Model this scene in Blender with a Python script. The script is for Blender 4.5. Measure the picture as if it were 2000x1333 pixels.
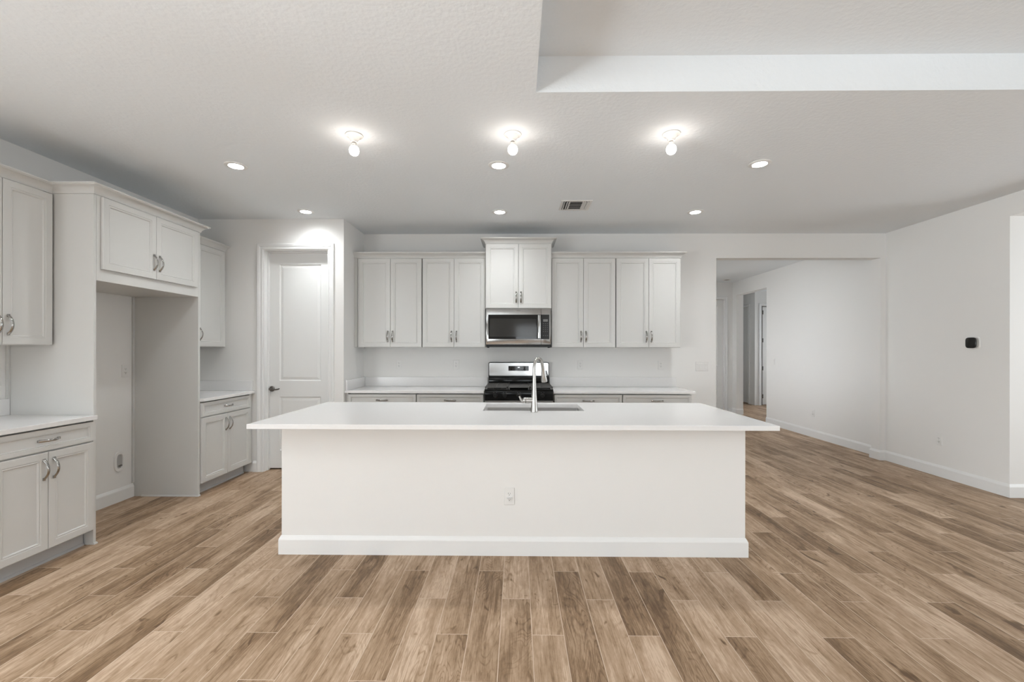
import bpy, bmesh, math, random
from mathutils import Vector, Matrix
from math import pi, sin, cos, radians as R

S = bpy.context.scene
for o in list(bpy.data.objects): bpy.data.objects.remove(o)
COL = S.collection

# ------------------------------------------------------------------ camera
cam = bpy.data.objects.new('camera', bpy.data.cameras.new('camera'))
COL.objects.link(cam)
cam.data.sensor_width = 36.0
cam.data.lens = 861.35 / 2000 * 36
cam.data.shift_y = 16.76 / 2000
cam.data.clip_start = 0.05
cam.matrix_world = Matrix.Translation((0, 0, 1.38)) @ Matrix.Rotation(0.0121, 4, 'Z') @ Matrix.Rotation(pi/2, 4, 'X') @ Matrix.Rotation(0.0014, 4, 'Z')
S.camera = cam

# ------------------------------------------------------------------ world, daylight and added fill light, exposure
W = bpy.data.worlds.new('world'); S.world = W
W.use_nodes = True
bgn = W.node_tree.nodes['Background']
bgn.inputs[0].default_value = (0.90, 0.95, 1.0, 1)
bgn.inputs[1].default_value = 2.2
S.view_settings.view_transform = 'Standard'
S.view_settings.look = 'None'
S.view_settings.gamma = 1
S.view_settings.exposure = 0.25
S.view_settings.use_curve_mapping = False

CAN_L = 450.0      # radiance of the recessed kitchen lamps
CAN_FILL_B = 630.0      # radiance of the unseen lamps added on the living room side as fill
CAN_FILL_H = 400.0      # radiance of the unseen lamps added to fill hall, far and side rooms
BULB_L = 22.0     # radiance of the bare bulbs
DAY_AND_FILL = [((1.25, -7.75, 1.25), 2.7, 2.4, 50, 0), ((-2.1, -7.75, 1.5), 1.7, 1.6, 17, 0),  # daylight at the rear sliding door and rear window
       ((-3.85, -1.3, 1.6), 3.4, 2.0, 325, -90), ((7.25, 2.6, 1.5), 2.4, 2.0, 45, 90),  # fill light added at the left wall and in the side room
       ((2.05, 7.8, 1.5), 2.4, 1.8, 16, -90), ((8.3, 9.6, 1.5), 2.4, 1.8, 28, 90)]  # fill light added to brighten the hall and the far room
for p, w, h, e, rz in DAY_AND_FILL:
    tilt = 90 if p[1] > 5 else 115  # kitchen-side ones tip upward to put more light on the ceiling
    l = bpy.data.lights.new('daylight_and_fill', 'AREA'); l.shape = 'RECTANGLE'
    l.size = w; l.size_y = h; l.energy = e; l.color = (0.905, 0.96, 0.99)
    o = bpy.data.objects.new('daylight_and_fill', l); COL.objects.link(o)
    o.location = p; o.rotation_euler = (R(tilt), 0, R(rz))       # rz 0 shines towards +Y

# ------------------------------------------------------------------ materials
def mat(name, col, rough=0.5, metal=0.0, spec=0.5, noise=None, bump=None, emit=None, coat=0):
    m = bpy.data.materials.new(name); m.use_nodes = True
    nt = m.node_tree; b = nt.nodes['Principled BSDF']
    b.inputs['Base Color'].default_value = (*col, 1)
    b.inputs['Roughness'].default_value = rough
    b.inputs['Metallic'].default_value = metal
    b.inputs['Specular IOR Level'].default_value = spec
    b.inputs['Coat Weight'].default_value = coat
    tc = nt.nodes.new('ShaderNodeTexCoord')
    if noise:                                   # (scale, amount)
        n = nt.nodes.new('ShaderNodeTexNoise'); n.inputs['Scale'].default_value = noise[0]; n.inputs['Detail'].default_value = 4
        nt.links.new(tc.outputs['Object'], n.inputs['Vector'])
        mx = nt.nodes.new('ShaderNodeMix'); mx.data_type = 'RGBA'
        a = noise[1]
        mx.inputs['A'].default_value = (*[c*(1-a) for c in col], 1)
        mx.inputs['B'].default_value = (*[min(1, c*(1+a)) for c in col], 1)
        nt.links.new(n.outputs['Fac'], mx.inputs['Factor'])
        nt.links.new(mx.outputs['Result'], b.inputs['Base Color'])
    if bump:                                    # (scale, strength, distance)
        n = nt.nodes.new('ShaderNodeTexNoise'); n.inputs['Scale'].default_value = bump[0]; n.inputs['Detail'].default_value = 3
        nt.links.new(tc.outputs['Object'], n.inputs['Vector'])
        bp = nt.nodes.new('ShaderNodeBump'); bp.inputs['Strength'].default_value = bump[1]; bp.inputs['Distance'].default_value = bump[2]
        nt.links.new(n.outputs['Fac'], bp.inputs['Height']); nt.links.new(bp.outputs['Normal'], b.inputs['Normal'])
    if emit:
        b.inputs['Emission Color'].default_value = (*emit[0], 1); b.inputs['Emission Strength'].default_value = emit[1]
    return m

WALL = mat('wall_paint', (0.83, 0.82, 0.80), 0.62, spec=0.25, bump=(90, 0.10, 0.002))
CEIL = mat('ceiling_paint', (0.85, 0.88, 0.90), 0.8, spec=0.2, bump=(38, 0.38, 0.006))
TRIM = mat('white_trim', (0.83, 0.83, 0.82), 0.35, noise=(3, 0.01))
CAB = mat('cabinet_paint', (0.645, 0.64, 0.62), 0.36, noise=(2, 0.012))
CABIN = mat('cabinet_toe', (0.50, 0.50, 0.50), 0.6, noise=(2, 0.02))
DOORP = mat('door_paint', (0.80, 0.80, 0.785), 0.4, noise=(2, 0.01))
QUARTZ = mat('quartz', (0.82, 0.81, 0.80), 0.16, noise=(60, 0.02))
PLATE = mat('white_plastic', (0.82, 0.81, 0.79), 0.35, noise=(5, 0.01))
SLOT = mat('dark_slot', (0.06, 0.06, 0.055), 0.6, noise=(5, 0.1))
CHROME = mat('polished_nickel', (0.40, 0.39, 0.375), 0.14, metal=1, noise=(8, 0.05))
BRUSH = mat('brushed_nickel', (0.47, 0.46, 0.44), 0.26, metal=1, noise=(8, 0.04))
DARKM = mat('dark_bronze', (0.16, 0.15, 0.14), 0.28, metal=1, noise=(8, 0.1))
BLACK = mat('black_enamel', (0.008, 0.008, 0.008), 0.10, spec=0.22, noise=(9, 0.1))
BGLASS = mat('black_glass', (0.008, 0.008, 0.008), 0.04, spec=0.4, noise=(9, 0.1))
BMATT = mat('black_plastic', (0.016, 0.016, 0.015), 0.30, spec=0.25, noise=(9, 0.1))
IRON = mat('cast_iron', (0.085, 0.082, 0.078), 0.5, noise=(40, 0.2))
GREYP = mat('grey_print', (0.16, 0.16, 0.155), 0.5, noise=(9, 0.05))
DISP = mat('display_digits', (0.5, 0.5, 0.5), 0.4, emit=((0.95, 1, 1), 1.2), noise=(9, 0.02))
PORC = mat('porcelain', (0.84, 0.82, 0.79), 0.2, noise=(9, 0.01))
BULB = mat('lit_bulb', (1, 0.95, 0.9), 0.3, emit=((1.0, 0.91, 0.83), BULB_L))
LENS = mat('lit_lens', (1, 1, 1), 0.4, emit=((0.955, 0.985, 1.0), CAN_L))
LENS_FILL_B = mat('fill_lens_living', (1, 1, 1), 0.4, emit=((0.955, 0.985, 1.0), CAN_FILL_B))
LENS_FILL_H = mat('fill_lens_hall', (1, 1, 1), 0.4, emit=((0.955, 0.985, 1.0), CAN_FILL_H))
for m_, L_ in ((LENS, CAN_L), (LENS_FILL_B, CAN_FILL_B), (LENS_FILL_H, CAN_FILL_H)):      # downlight optics: the beam is strongest straight down
    nt = m_.node_tree; g_ = nt.nodes.new('ShaderNodeNewGeometry'); d_ = nt.nodes.new('ShaderNodeVectorMath'); d_.operation = 'DOT_PRODUCT'
    a_ = nt.nodes.new('ShaderNodeMath'); a_.operation = 'ABSOLUTE'; p_ = nt.nodes.new('ShaderNodeMath'); p_.operation = 'POWER'; p_.inputs[1].default_value = 2.4
    q_ = nt.nodes.new('ShaderNodeMath'); q_.operation = 'MULTIPLY'; q_.inputs[1].default_value = L_
    nt.links.new(g_.outputs['Normal'], d_.inputs[0]); nt.links.new(g_.outputs['Incoming'], d_.inputs[1]); nt.links.new(d_.outputs['Value'], a_.inputs[0])
    nt.links.new(a_.outputs[0], p_.inputs[0]); nt.links.new(p_.outputs[0], q_.inputs[0]); nt.links.new(q_.outputs[0], nt.nodes['Principled BSDF'].inputs['Emission Strength'])
OFFL = mat('unlit_baffle', (0.10, 0.10, 0.095), 0.5, noise=(9, 0.05))
DUCT = mat('duct_dark', (0.03, 0.03, 0.03), 0.8, noise=(9, 0.1))

def steel():
    m = mat('stainless_steel', (0.40, 0.40, 0.395), 0.22, metal=1)
    nt = m.node_tree; b = nt.nodes['Principled BSDF']
    tc = nt.nodes.new('ShaderNodeTexCoord'); mp = nt.nodes.new('ShaderNodeMapping')
    mp.inputs['Scale'].default_value = (3, 3, 400)
    n = nt.nodes.new('ShaderNodeTexNoise'); n.inputs['Scale'].default_value = 2; n.inputs['Detail'].default_value = 2
    mr = nt.nodes.new('ShaderNodeMapRange'); mr.inputs['To Min'].default_value = 0.10; mr.inputs['To Max'].default_value = 0.15
    nt.links.new(tc.outputs['Object'], mp.inputs['Vector']); nt.links.new(mp.outputs['Vector'], n.inputs['Vector'])
    nt.links.new(n.outputs['Fac'], mr.inputs['Value']); nt.links.new(mr.outputs['Result'], b.inputs['Roughness'])
    b.inputs['Anisotropic'].default_value = 0.75
    tg = nt.nodes.new('ShaderNodeTangent'); tg.direction_type = 'RADIAL'; tg.axis = 'Z'; nt.links.new(tg.outputs[0], b.inputs['Tangent'])
    return m
STEEL = steel()
SINKM = mat('satin_sink_steel', (0.62, 0.61, 0.60), 0.38, metal=1, noise=(30, 0.04))

def glass():
    m = bpy.data.materials.new('window_glass'); m.use_nodes = True
    nt = m.node_tree; nt.nodes.clear()
    o = nt.nodes.new('ShaderNodeOutputMaterial'); t = nt.nodes.new('ShaderNodeBsdfTransparent'); g = nt.nodes.new('ShaderNodeBsdfGlossy')
    g.inputs['Roughness'].default_value = 0.02
    f = nt.nodes.new('ShaderNodeFresnel'); f.inputs['IOR'].default_value = 1.45
    mx = nt.nodes.new('ShaderNodeMixShader')
    nt.links.new(f.outputs[0], mx.inputs[0]); nt.links.new(t.outputs[0], mx.inputs[1]); nt.links.new(g.outputs[0], mx.inputs[2])
    nt.links.new(mx.outputs[0], o.inputs[0])
    return m
GLASS = glass()

def floor_mat():
    m = bpy.data.materials.new('wood_look_tile'); m.use_nodes = True
    nt = m.node_tree; N = nt.nodes; Lk = nt.links.new
    b = N['Principled BSDF']
    geo = N.new('ShaderNodeNewGeometry'); sep = N.new('ShaderNodeSeparateXYZ'); Lk(geo.outputs['Position'], sep.inputs[0])
    def M(op, a, c=None, d=None):
        n = N.new('ShaderNodeMath'); n.operation = op
        for i, v in enumerate((a, c, d)):
            if v is None: continue
            if isinstance(v, (int, float)): n.inputs[i].default_value = v
            else: Lk(v, n.inputs[i])
        return n.outputs[0]
    PW, PL, ST = 0.1545, 0.9195, 0.3065
    u = M('DIVIDE', M('ADD', sep.outputs[0], 0.2363), PW)
    i = M('FLOOR', u); fu = M('SUBTRACT', u, i)
    v = M('DIVIDE', M('ADD', M('SUBTRACT', sep.outputs[1], 2.7458), M('MULTIPLY', i, ST)), PL)
    j = M('FLOOR', v); fv = M('SUBTRACT', v, j)
    # distance to nearest edge, metres
    eu = M('MULTIPLY', M('MINIMUM', fu, M('SUBTRACT', 1, fu)), PW)
    ev = M('MULTIPLY', M('MINIMUM', fv, M('SUBTRACT', 1, fv)), PL)
    e = M('MINIMUM', eu, ev)
    gro = N.new('ShaderNodeMapRange'); gro.inputs['From Min'].default_value = 0.0010; gro.inputs['From Max'].default_value = 0.0024
    gro.inputs['To Min'].default_value = 1; gro.inputs['To Max'].default_value = 0; Lk(e, gro.inputs['Value'])
    cid = N.new('ShaderNodeCombineXYZ'); Lk(i, cid.inputs[0]); Lk(j, cid.inputs[1])
    wn = N.new('ShaderNodeTexWhiteNoise'); wn.noise_dimensions = '3D'; Lk(cid.outputs[0], wn.inputs['Vector'])
    rc = N.new('ShaderNodeSeparateColor'); Lk(wn.outputs['Color'], rc.inputs[0])
    # per plank coordinates
    px = M('ADD', sep.outputs[0], M('MULTIPLY', rc.outputs[0], 37.0))
    py = M('ADD', sep.outputs[1], M('MULTIPLY', rc.outputs[1], 53.0))
    def vec(sx, sy):
        c = N.new('ShaderNodeCombineXYZ'); Lk(M('MULTIPLY', px, sx), c.inputs[0]); Lk(M('MULTIPLY', py, sy), c.inputs[1]); Lk(M('MULTIPLY', rc.outputs[2], 9), c.inputs[2])
        return c.outputs[0]
    def noise(vv, sc, det, dist=0.0, ro=0.55):
        n = N.new('ShaderNodeTexNoise'); n.inputs['Scale'].default_value = sc; n.inputs['Detail'].default_value = det
        n.inputs['Distortion'].default_value = dist; n.inputs['Roughness'].default_value = ro; Lk(vv, n.inputs['Vector']); return n.outputs['Fac']
    broad = noise(vec(9, 1.5), 1.0, 3, 0.6)
    grain = noise(vec(70, 3.2), 1.0, 5, 0.35, 0.65)
    fine = noise(vec(230, 9), 1.0, 3, 0.0)
    # rings: wavy contour lines of a stretched noise
    ring0 = noise(vec(5.5, 0.9), 1.0, 2.0, 0.9)
    ring = M('ABSOLUTE', M('SUBTRACT', M('FRACT', M('MULTIPLY', ring0, 30)), 0.5))
    ringm = M('SUBTRACT', 1, M('MINIMUM', M('MULTIPLY', ring, 5), 1))
    knot = noise(vec(11, 4.5), 1.0, 2, 1.2)
    km = N.new('ShaderNodeMapRange'); km.inputs['From Min'].default_value = 0.66; km.inputs['From Max'].default_value = 0.78; Lk(knot, km.inputs['Value'])
    # tone 0 dark .. 1 light
    tone = M('ADD', 0.52, M('MULTIPLY', M('SUBTRACT', rc.outputs[2], 0.5), 0.46))
    tone = M('ADD', tone, M('MULTIPLY', M('SUBTRACT', broad, 0.5), 1.35))
    tone = M('ADD', tone, M('MULTIPLY', M('SUBTRACT', grain, 0.5), 0.95))
    tone = M('ADD', tone, M('MULTIPLY', M('SUBTRACT', fine, 0.5), 0.60))
    rmask = N.new('ShaderNodeMapRange'); rmask.inputs['From Min'].default_value = 0.42; rmask.inputs['From Max'].default_value = 0.62; Lk(noise(vec(6, 1.6), 1.0, 2, 0.3), rmask.inputs['Value'])
    tone = M('SUBTRACT', tone, M('MULTIPLY', M('MULTIPLY', M('SUBTRACT', ringm, 0.35), rmask.outputs[0]), 0.26))
    spk = noise(vec(95, 30), 1.0, 2, 0.8)
    tone = M('ADD', tone, M('MULTIPLY', M('SUBTRACT', spk, 0.5), 0.28))
    mott = noise(vec(22, 7), 1.0, 4, 1.6)
    tone = M('ADD', tone, M('MULTIPLY', M('SUBTRACT', mott, 0.5), 0.48))
    tone = M('SUBTRACT', tone, M('MULTIPLY', km.outputs[0], 0.75))
    cr = N.new('ShaderNodeValToRGB'); Lk(tone, cr.inputs[0])
    el = cr.color_ramp.elements
    el[0].position = 0.0; el[0].color = (0.130, 0.077, 0.041, 1)
    el[1].position = 1.0; el[1].color = (0.59, 0.445, 0.325, 1)
    for p, c in ((0.28, (0.228, 0.144, 0.082, 1)), (0.55, (0.362, 0.246, 0.156, 1)), (0.8, (0.465, 0.333, 0.230, 1))):
        x = el.new(p); x.color = c
    mx = N.new('ShaderNodeMix'); mx.data_type = 'RGBA'; Lk(gro.outputs[0], mx.inputs['Factor'])
    Lk(cr.outputs[0], mx.inputs['A']); mx.inputs['B'].default_value = (0.60, 0.47, 0.36, 1)
    Lk(mx.outputs['Result'], b.inputs['Base Color'])
    b.inputs['Roughness'].default_value = 0.46
    b.inputs['Specular IOR Level'].default_value = 0.22
    hgt = M('SUBTRACT', M('MULTIPLY', grain, 0.15), gro.outputs[0])
    bp = N.new('ShaderNodeBump'); bp.inputs['Strength'].default_value = 0.3; bp.inputs['Distance'].default_value = 0.002
    Lk(hgt, bp.inputs['Height']); Lk(bp.outputs['Normal'], b.inputs['Normal'])
    return m
FLOOR = floor_mat()

# ------------------------------------------------------------------ mesh helpers
class MB:
    def __init__(s): s.bm = bmesh.new()
    def box(s, x0, x1, y0, y1, z0, z1, bev=0.0):
        tmp = bmesh.new()
        bmesh.ops.create_cube(tmp, size=1)
        for v in tmp.verts:
            v.co = Vector(((x0+x1)/2 + v.co.x*(x1-x0), (y0+y1)/2 + v.co.y*(y1-y0), (z0+z1)/2 + v.co.z*(z1-z0)))
        if bev > 0: bmesh.ops.bevel(tmp, geom=tmp.edges[:], offset=bev, segments=2, affect='EDGES', profile=0.5)
        s.merge(tmp); return s
    def merge(s, tmp):
        me = bpy.data.meshes.new('t'); tmp.to_mesh(me); tmp.free(); s.bm.from_mesh(me); bpy.data.meshes.remove(me)
    def faces(s, vs, fs):
        V = [s.bm.verts.new(v) for v in vs]
        for f in fs: s.bm.faces.new([V[i] for i in f])
        return s
    def loops(s, rings, cap0=True, cap1=True, closed=True):
        """rings: lists of equal length of points; skinned"""
        Rg = [[s.bm.verts.new(p) for p in r] for r in rings]
        n = len(Rg[0])
        for a, b in zip(Rg, Rg[1:]):
            for k in range(n if closed else n-1):
                k2 = (k+1) % n
                s.bm.faces.new((a[k], a[k2], b[k2], b[k]))
        if cap0: s.bm.faces.new(Rg[0][::-1])
        if cap1: s.bm.faces.new(Rg[-1])
        return s
    def panel(s, x0, x1, z0, z1, y, prof, back=None):
        """front face of concentric rectangles facing -Y; prof = (inset, depth behind y)"""
        rr = []
        if back is not None: rr.append([(x0, back, z0), (x1, back, z0), (x1, back, z1), (x0, back, z1)])
        for i, d in prof: rr.append([(x0+i, y+d, z0+i), (x1-i, y+d, z0+i), (x1-i, y+d, z1-i), (x0+i, y+d, z1-i)])
        return s.loops(rr, cap0=back is not None, cap1=True)
    def lathe(s, prof, c=(0, 0, 0), axis='Z', n=28, cap0=True, cap1=True):
        rings = []
        for r, h in prof:
            ring = []
            for k in range(n):
                a = 2*pi*k/n; p = (r*cos(a), r*sin(a), h)
                if axis == 'Y': p = (p[0], h, p[1])
                elif axis == 'X': p = (h, p[0], p[1])
                ring.append((c[0]+p[0], c[1]+p[1], c[2]+p[2]))
            rings.append(ring)
        return s.loops(rings, cap0, cap1)
    def tube(s, pts, rad, n=14, sx=1.0, up=None):
        """rad: number or list; sx: flattening across the up vector"""
        P = [Vector(p) for p in pts]; rings = []
        if not isinstance(rad, (list, tuple)): rad = [rad]*len(P)
        ref = Vector(up) if up else None
        for k, p in enumerate(P):
            t = (P[min(k+1, len(P)-1)] - P[max(k-1, 0)]).normalized()
            if ref is None:
                ref = Vector((0, 0, 1)) if abs(t.z) < 0.9 else Vector((1, 0, 0))
            a = t.cross(ref).normalized(); b = a.cross(t).normalized()
            if up is None: ref = b
            rings.append([tuple(p + a*cos(2*pi*q/n)*rad[k]*sx + b*sin(2*pi*q/n)*rad[k]) for q in range(n)])
        return s.loops(rings)
    def sweep(s, path, prof, side=1):
        """prof (out, z) swept along the xy path; out is to the right of travel when side=1"""
        P = [Vector(p) for p in path]; rings = []
        for k, p in enumerate(P):
            ns = []
            if k > 0: d = (P[k]-P[k-1]).normalized(); ns.append(Vector((d.y, -d.x))*side)
            if k < len(P)-1: d = (P[k+1]-P[k]).normalized(); ns.append(Vector((d.y, -d.x))*side)
            m = ns[0] if len(ns) == 1 else (ns[0]+ns[1]) / (1 + ns[0].dot(ns[1]))
            rings.append([(p.x+m.x*o, p.y+m.y*o, z) for o, z in prof])
        return s.loops(rings)
    def build(s, name, m, parent=None, smooth=False, kind=None):
        bmesh.ops.recalc_face_normals(s.bm, faces=s.bm.faces)
        me = bpy.data.meshes.new(name); s.bm.to_mesh(me); s.bm.free()
        me.materials.append(m)
        if smooth:
            for p in me.polygons: p.use_smooth = True
            me.set_sharp_from_angle(angle=R(38))
        o = bpy.data.objects.new(name, me); COL.objects.link(o)
        if parent: o.parent = parent
        if kind: o['kind'] = kind
        return o

def struct(name, mb, m, parent=None): return mb.build(name, m, parent, kind=None if parent else 'structure')
def tag(o, label, cat, group=None):
    o['label'] = label; o['category'] = cat
    if group: o['group'] = group
    return o
def thing(name, label, cat, loc=(0, 0, 0), rz=0, group=None):
    o = bpy.data.objects.new(name, None); COL.objects.link(o)
    o.location = loc; o.rotation_euler = (0, 0, rz); o.empty_display_size = 0.1
    return tag(o, label, cat, group)
def dup(root, loc, rz=0, label=None):
    def cp(o, par):
        c = o.copy(); COL.objects.link(c); c.parent = par
        for ch in [x for x in bpy.data.objects if x.parent == o]: cp(ch, c)
        return c
    r = cp(root, None); r.location = loc; r.rotation_euler = (0, 0, rz)
    if label: r['label'] = label
    return r
LEFT, RIGHT = R(90), R(-90)     # rotation of things on the left / right wall

# ------------------------------------------------------------------ room shell
C = 2.845; YB = 5.583; XL = -3.6; XR = 4.615
struct('floor', MB().box(-3.75, 8.2, -7.65, 13.2, -0.1, 0), FLOOR)

TX0, TX1, TY0, TY1, TZ = 0.104, 4.0, -2.6, 2.511, 3.05
cb = MB()
cb.box(-3.75, TX0, -7.65, 13.2, C, C+0.35)
cb.box(TX1, 8.2, -7.65, 13.2, C, C+0.35)
cb.box(TX0, TX1, TY1, 13.2, C, C+0.35)
cb.box(TX0, TX1, -7.65, TY0, C, C+0.35)
cb.box(TX0, TX1, TY0, TY1, TZ, C+0.35)
struct('ceiling', cb, CEIL)

w = MB(); w.box(-3.75, XL, -7.65, -3.0, 0, C).box(-3.75, XL, 0.4, 5.72, 0, C).box(-3.75, XL, -3.0, 0.4, 0, 0.6).box(-3.75, XL, -3.0, 0.4, 2.6, C)
struct('wall_left', w, WALL)
DX0, DX1, DZ = -2.862, -2.121, 2.503
w = MB(); w.box(XL, DX0, 4.93, 5.07, 0, C).box(DX1, -1.95, 4.93, 5.07, 0, C).box(DX0, DX1, 4.93, 5.07, DZ, C)
w.box(-2.09, -1.95, 5.07, YB, 0, C)
struct('wall_pantry', w, WALL)
w = MB(); w.box(-3.6, 2.503, YB, 5.723, 0, C).box(2.503, 4.549, YB, 5.723, 2.537, C).box(4.549, 4.755, YB, 5.723, 0, C)
struct('wall_back', w, WALL)
w = MB(); w.box(XR, 4.755, 4.19, YB, 0, C).box(XR, 4.755, 1.0, 4.19, 2.64, C).box(XR, 4.755, -7.65, 1.0, 0, C)
struct('wall_right', w, WALL)
w = MB(); w.box(4.755, 7.0, 4.19, 4.33, 0, C).box(4.755, 7.0, 0.86, 1.0, 0, C)
w.box(7.0, 7.14, 0.86, 1.4, 0, C).box(7.0, 7.14, 3.8, 4.33, 0, C).box(7.0, 7.14, 1.4, 3.8, 0, 0.5).box(7.0, 7.14, 1.4, 3.8, 2.5, C)
struct('wall_side_room', w, WALL)
# rear wall with sliding door and window
w = MB(); w.box(-3.6, -2.95, -7.65, -7.5, 0, C).box(-2.95, -1.25, -7.65, -7.5, 0, 0.7).box(-2.95, -1.25, -7.65, -7.5, 2.3, C)
w.box(-1.25, -0.1, -7.65, -7.5, 0, C).box(-0.1, 2.6, -7.65, -7.5, 2.44, C).box(2.6, XR, -7.65, -7.5, 0, C)
struct('wall_rear', w, WALL)
def added_side_window(name, x, y0, y1, z0, z1, n):
    f = MB(); t = 0.05
    f.box(x-0.04, x+0.04, y0, y1, z0, z0+t).box(x-0.04, x+0.04, y0, y1, z1-t, z1)
    for k in range(n+1):
        y = y0 + (y1-y0-t)*k/n; f.box(x-0.04, x+0.04, y, y+t, z0+t, z1-t)
    o = struct(name, f, TRIM)
    for k in range(n):
        a = y0 + (y1-y0-t)*k/n + t; b = y0 + (y1-y0-t)*(k+1)/n
        MB().box(x-0.003, x+0.003, a, b, z0+t, z1-t).build('pane', GLASS, o)
added_side_window('added_window_2', -3.68, -3.0, 0.4, 0.6, 2.6, 3)  # unseen window added to bring light across from the left
added_side_window('added_window_3', 7.07, 1.4, 3.8, 0.5, 2.5, 2)  # unseen window added to light the left cabinets from the right
added_side_window('added_window_4', 2.23, 6.6, 9.0, 0.6, 2.4, 2)  # unseen window added to brighten the hall
added_side_window('added_window_5', 8.12, 8.4, 10.8, 0.6, 2.4, 2)  # unseen window added to brighten the far room
def window(name, x0, x1, z0, z1, n, m=TRIM):
    f = MB(); t = 0.05
    f.box(x0, x1, -7.62, -7.54, z0, z0+t).box(x0, x1, -7.62, -7.54, z1-t, z1)
    for k in range(n+1):
        x = x0 + (x1-x0-t)*k/n; f.box(x, x+t, -7.62, -7.54, z0+t, z1-t)
    o = struct(name, f, m)
    for k in range(n):
        a = x0 + (x1-x0-t)*k/n + t; b = x0 + (x1-x0-t)*(k+1)/n
        MB().box(a, b, -7.585, -7.58, z0+t, z1-t).build('pane', GLASS, o)
window('door_4', -0.1, 2.6, 0, 2.44, 3)
window('window_1', -2.95, -1.25, 0.7, 2.3, 2)
# hall beyond the opening
w = MB(); w.box(4.68, 4.82, 5.723, 8.34, 0, C).box(4.68, 4.82, 8.34, 9.47, 2.553, C).box(4.68, 4.82, 9.47, 9.65, 0, C)
struct('wall_hall_right', w, WALL)
w = MB(); w.box(2.16, 2.3, 5.723, 6.6, 0, C).box(2.16, 2.3, 9.0, 9.65, 0, C).box(2.16, 2.3, 6.6, 9.0, 0, 0.6).box(2.16, 2.3, 6.6, 9.0, 2.4, C); struct('wall_hall_left', w, WALL)
HX0, HX1, HZ = 3.77, 4.51, 2.48
w = MB(); w.box(2.16, HX0, 9.65, 9.79, 0, C).box(HX0, HX1, 9.65, 9.79, HZ, C).box(HX1, 4.82, 9.65, 9.79, 0, C)
struct('wall_hall_far', w, WALL)
# room past the hall doorway
w = MB(); w.box(4.82, 8.05, 7.3, 7.44, 0, C).box(8.05, 8.2, 7.3, 8.4, 0, C).box(8.05, 8.2, 10.8, 13.1, 0, C).box(8.05, 8.2, 8.4, 10.8, 0, 0.6).box(8.05, 8.2, 8.4, 10.8, 2.4, C).box(4.68, 4.82, 9.79, 13.1, 0, C).box(4.82, 8.05, 12.96, 13.1, 0, C)
struct('wall_far_room', w, WALL)
FX, FY = 5.92, 11.07
w = MB(); w.box(FX, 6.085, FY, FY+0.14, 0, C).box(6.085, 6.85, FY, FY+0.14, 2.48, C).box(6.85, 8.05, FY, FY+0.14, 0, C)
w.box(FX, FX+0.14, FY+0.14, 11.36, 0, C).box(FX, FX+0.14, 11.36, 12.1, 2.48, C).box(FX, FX+0.14, 12.1, 12.96, 0, C)
struct('wall_far_passage', w, WALL)

# baseboards ------------------------------------------------------
BP = [(0, 0), (0.015, 0), (0.015, 0.097), (0.013, 0.104), (0.003, 0.124), (0, 0.124)]
def baseboard(name, path, side=1): return struct(name, MB().sweep(path, BP, side), TRIM)
baseboard('baseboard_left', [(XL, 3.092), (XL, 4.086)], 1)
baseboard('baseboard_near', [(XL, -7.5), (XL, 2.40)], 1)
baseboard('baseboard_pantry', [(-2.97, 4.93), (-2.926, 4.93)], 1)
baseboard('baseboard_pantry_side', [(-2.057, 4.93), (-1.95, 4.93), (-1.95, 4.985)], 1)
baseboard('baseboard_back', [(1.97, YB), (2.503, YB), (2.503, 5.723)], 1)
baseboard('baseboard_right', [(4.68, 8.34), (4.68, 5.723), (4.549, 5.723), (4.549, YB), (XR, YB), (XR, 4.19), (7.0, 4.19)], 1)
baseboard('baseboard_hall', [(HX1+0.075, 9.65), (4.68, 9.65), (4.68, 9.47), (4.82, 9.47)], 1)
baseboard('baseboard_rear', [(XR, -7.5), (2.68, -7.5)], 1)

# door casings ----------------------------------------------------
def casing(name, x0, x1, zt, y, wdt=0.064, xf=None):
    """casing around an opening on a wall facing -Y; built of two legs and a head with a moulded profile"""
    prof = [(0, 0), (0, 0.010), (0.006, 0.014), (0.012, 0.010), (0.030, 0.012), (0.038, 0.017), (0.058, 0.019), (wdt, 0.014), (wdt, 0)]
    pts = [(x0, 0), (x0, zt), (x1, zt), (x1, 0)]
    mb = MB(); rings = []
    for k, (x, z) in enumerate(pts):
        ring = []
        for o, h in prof:
            if k == 0: p = (x-o, y-h, z)
            elif k == 1: p = (x-o, y-h, z+o)
            elif k == 2: p = (x+o, y-h, z+o)
            else: p = (x+o, y-h, z)
            ring.append(p if xf is None else xf(p))
        rings.append(ring)
    mb.loops(rings)
    return struct(name, mb, TRIM)
casing('trim_1', DX0, DX1, DZ, 4.93)
casing('trim_2', HX0, HX1, HZ, 9.65)
casing('trim_3', 6.085, 6.85, 2.48, FY)
casing('trim_4', -12.1, -11.36, 2.48, FX, xf=lambda p: (p[1], -p[0], p[2]))

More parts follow.
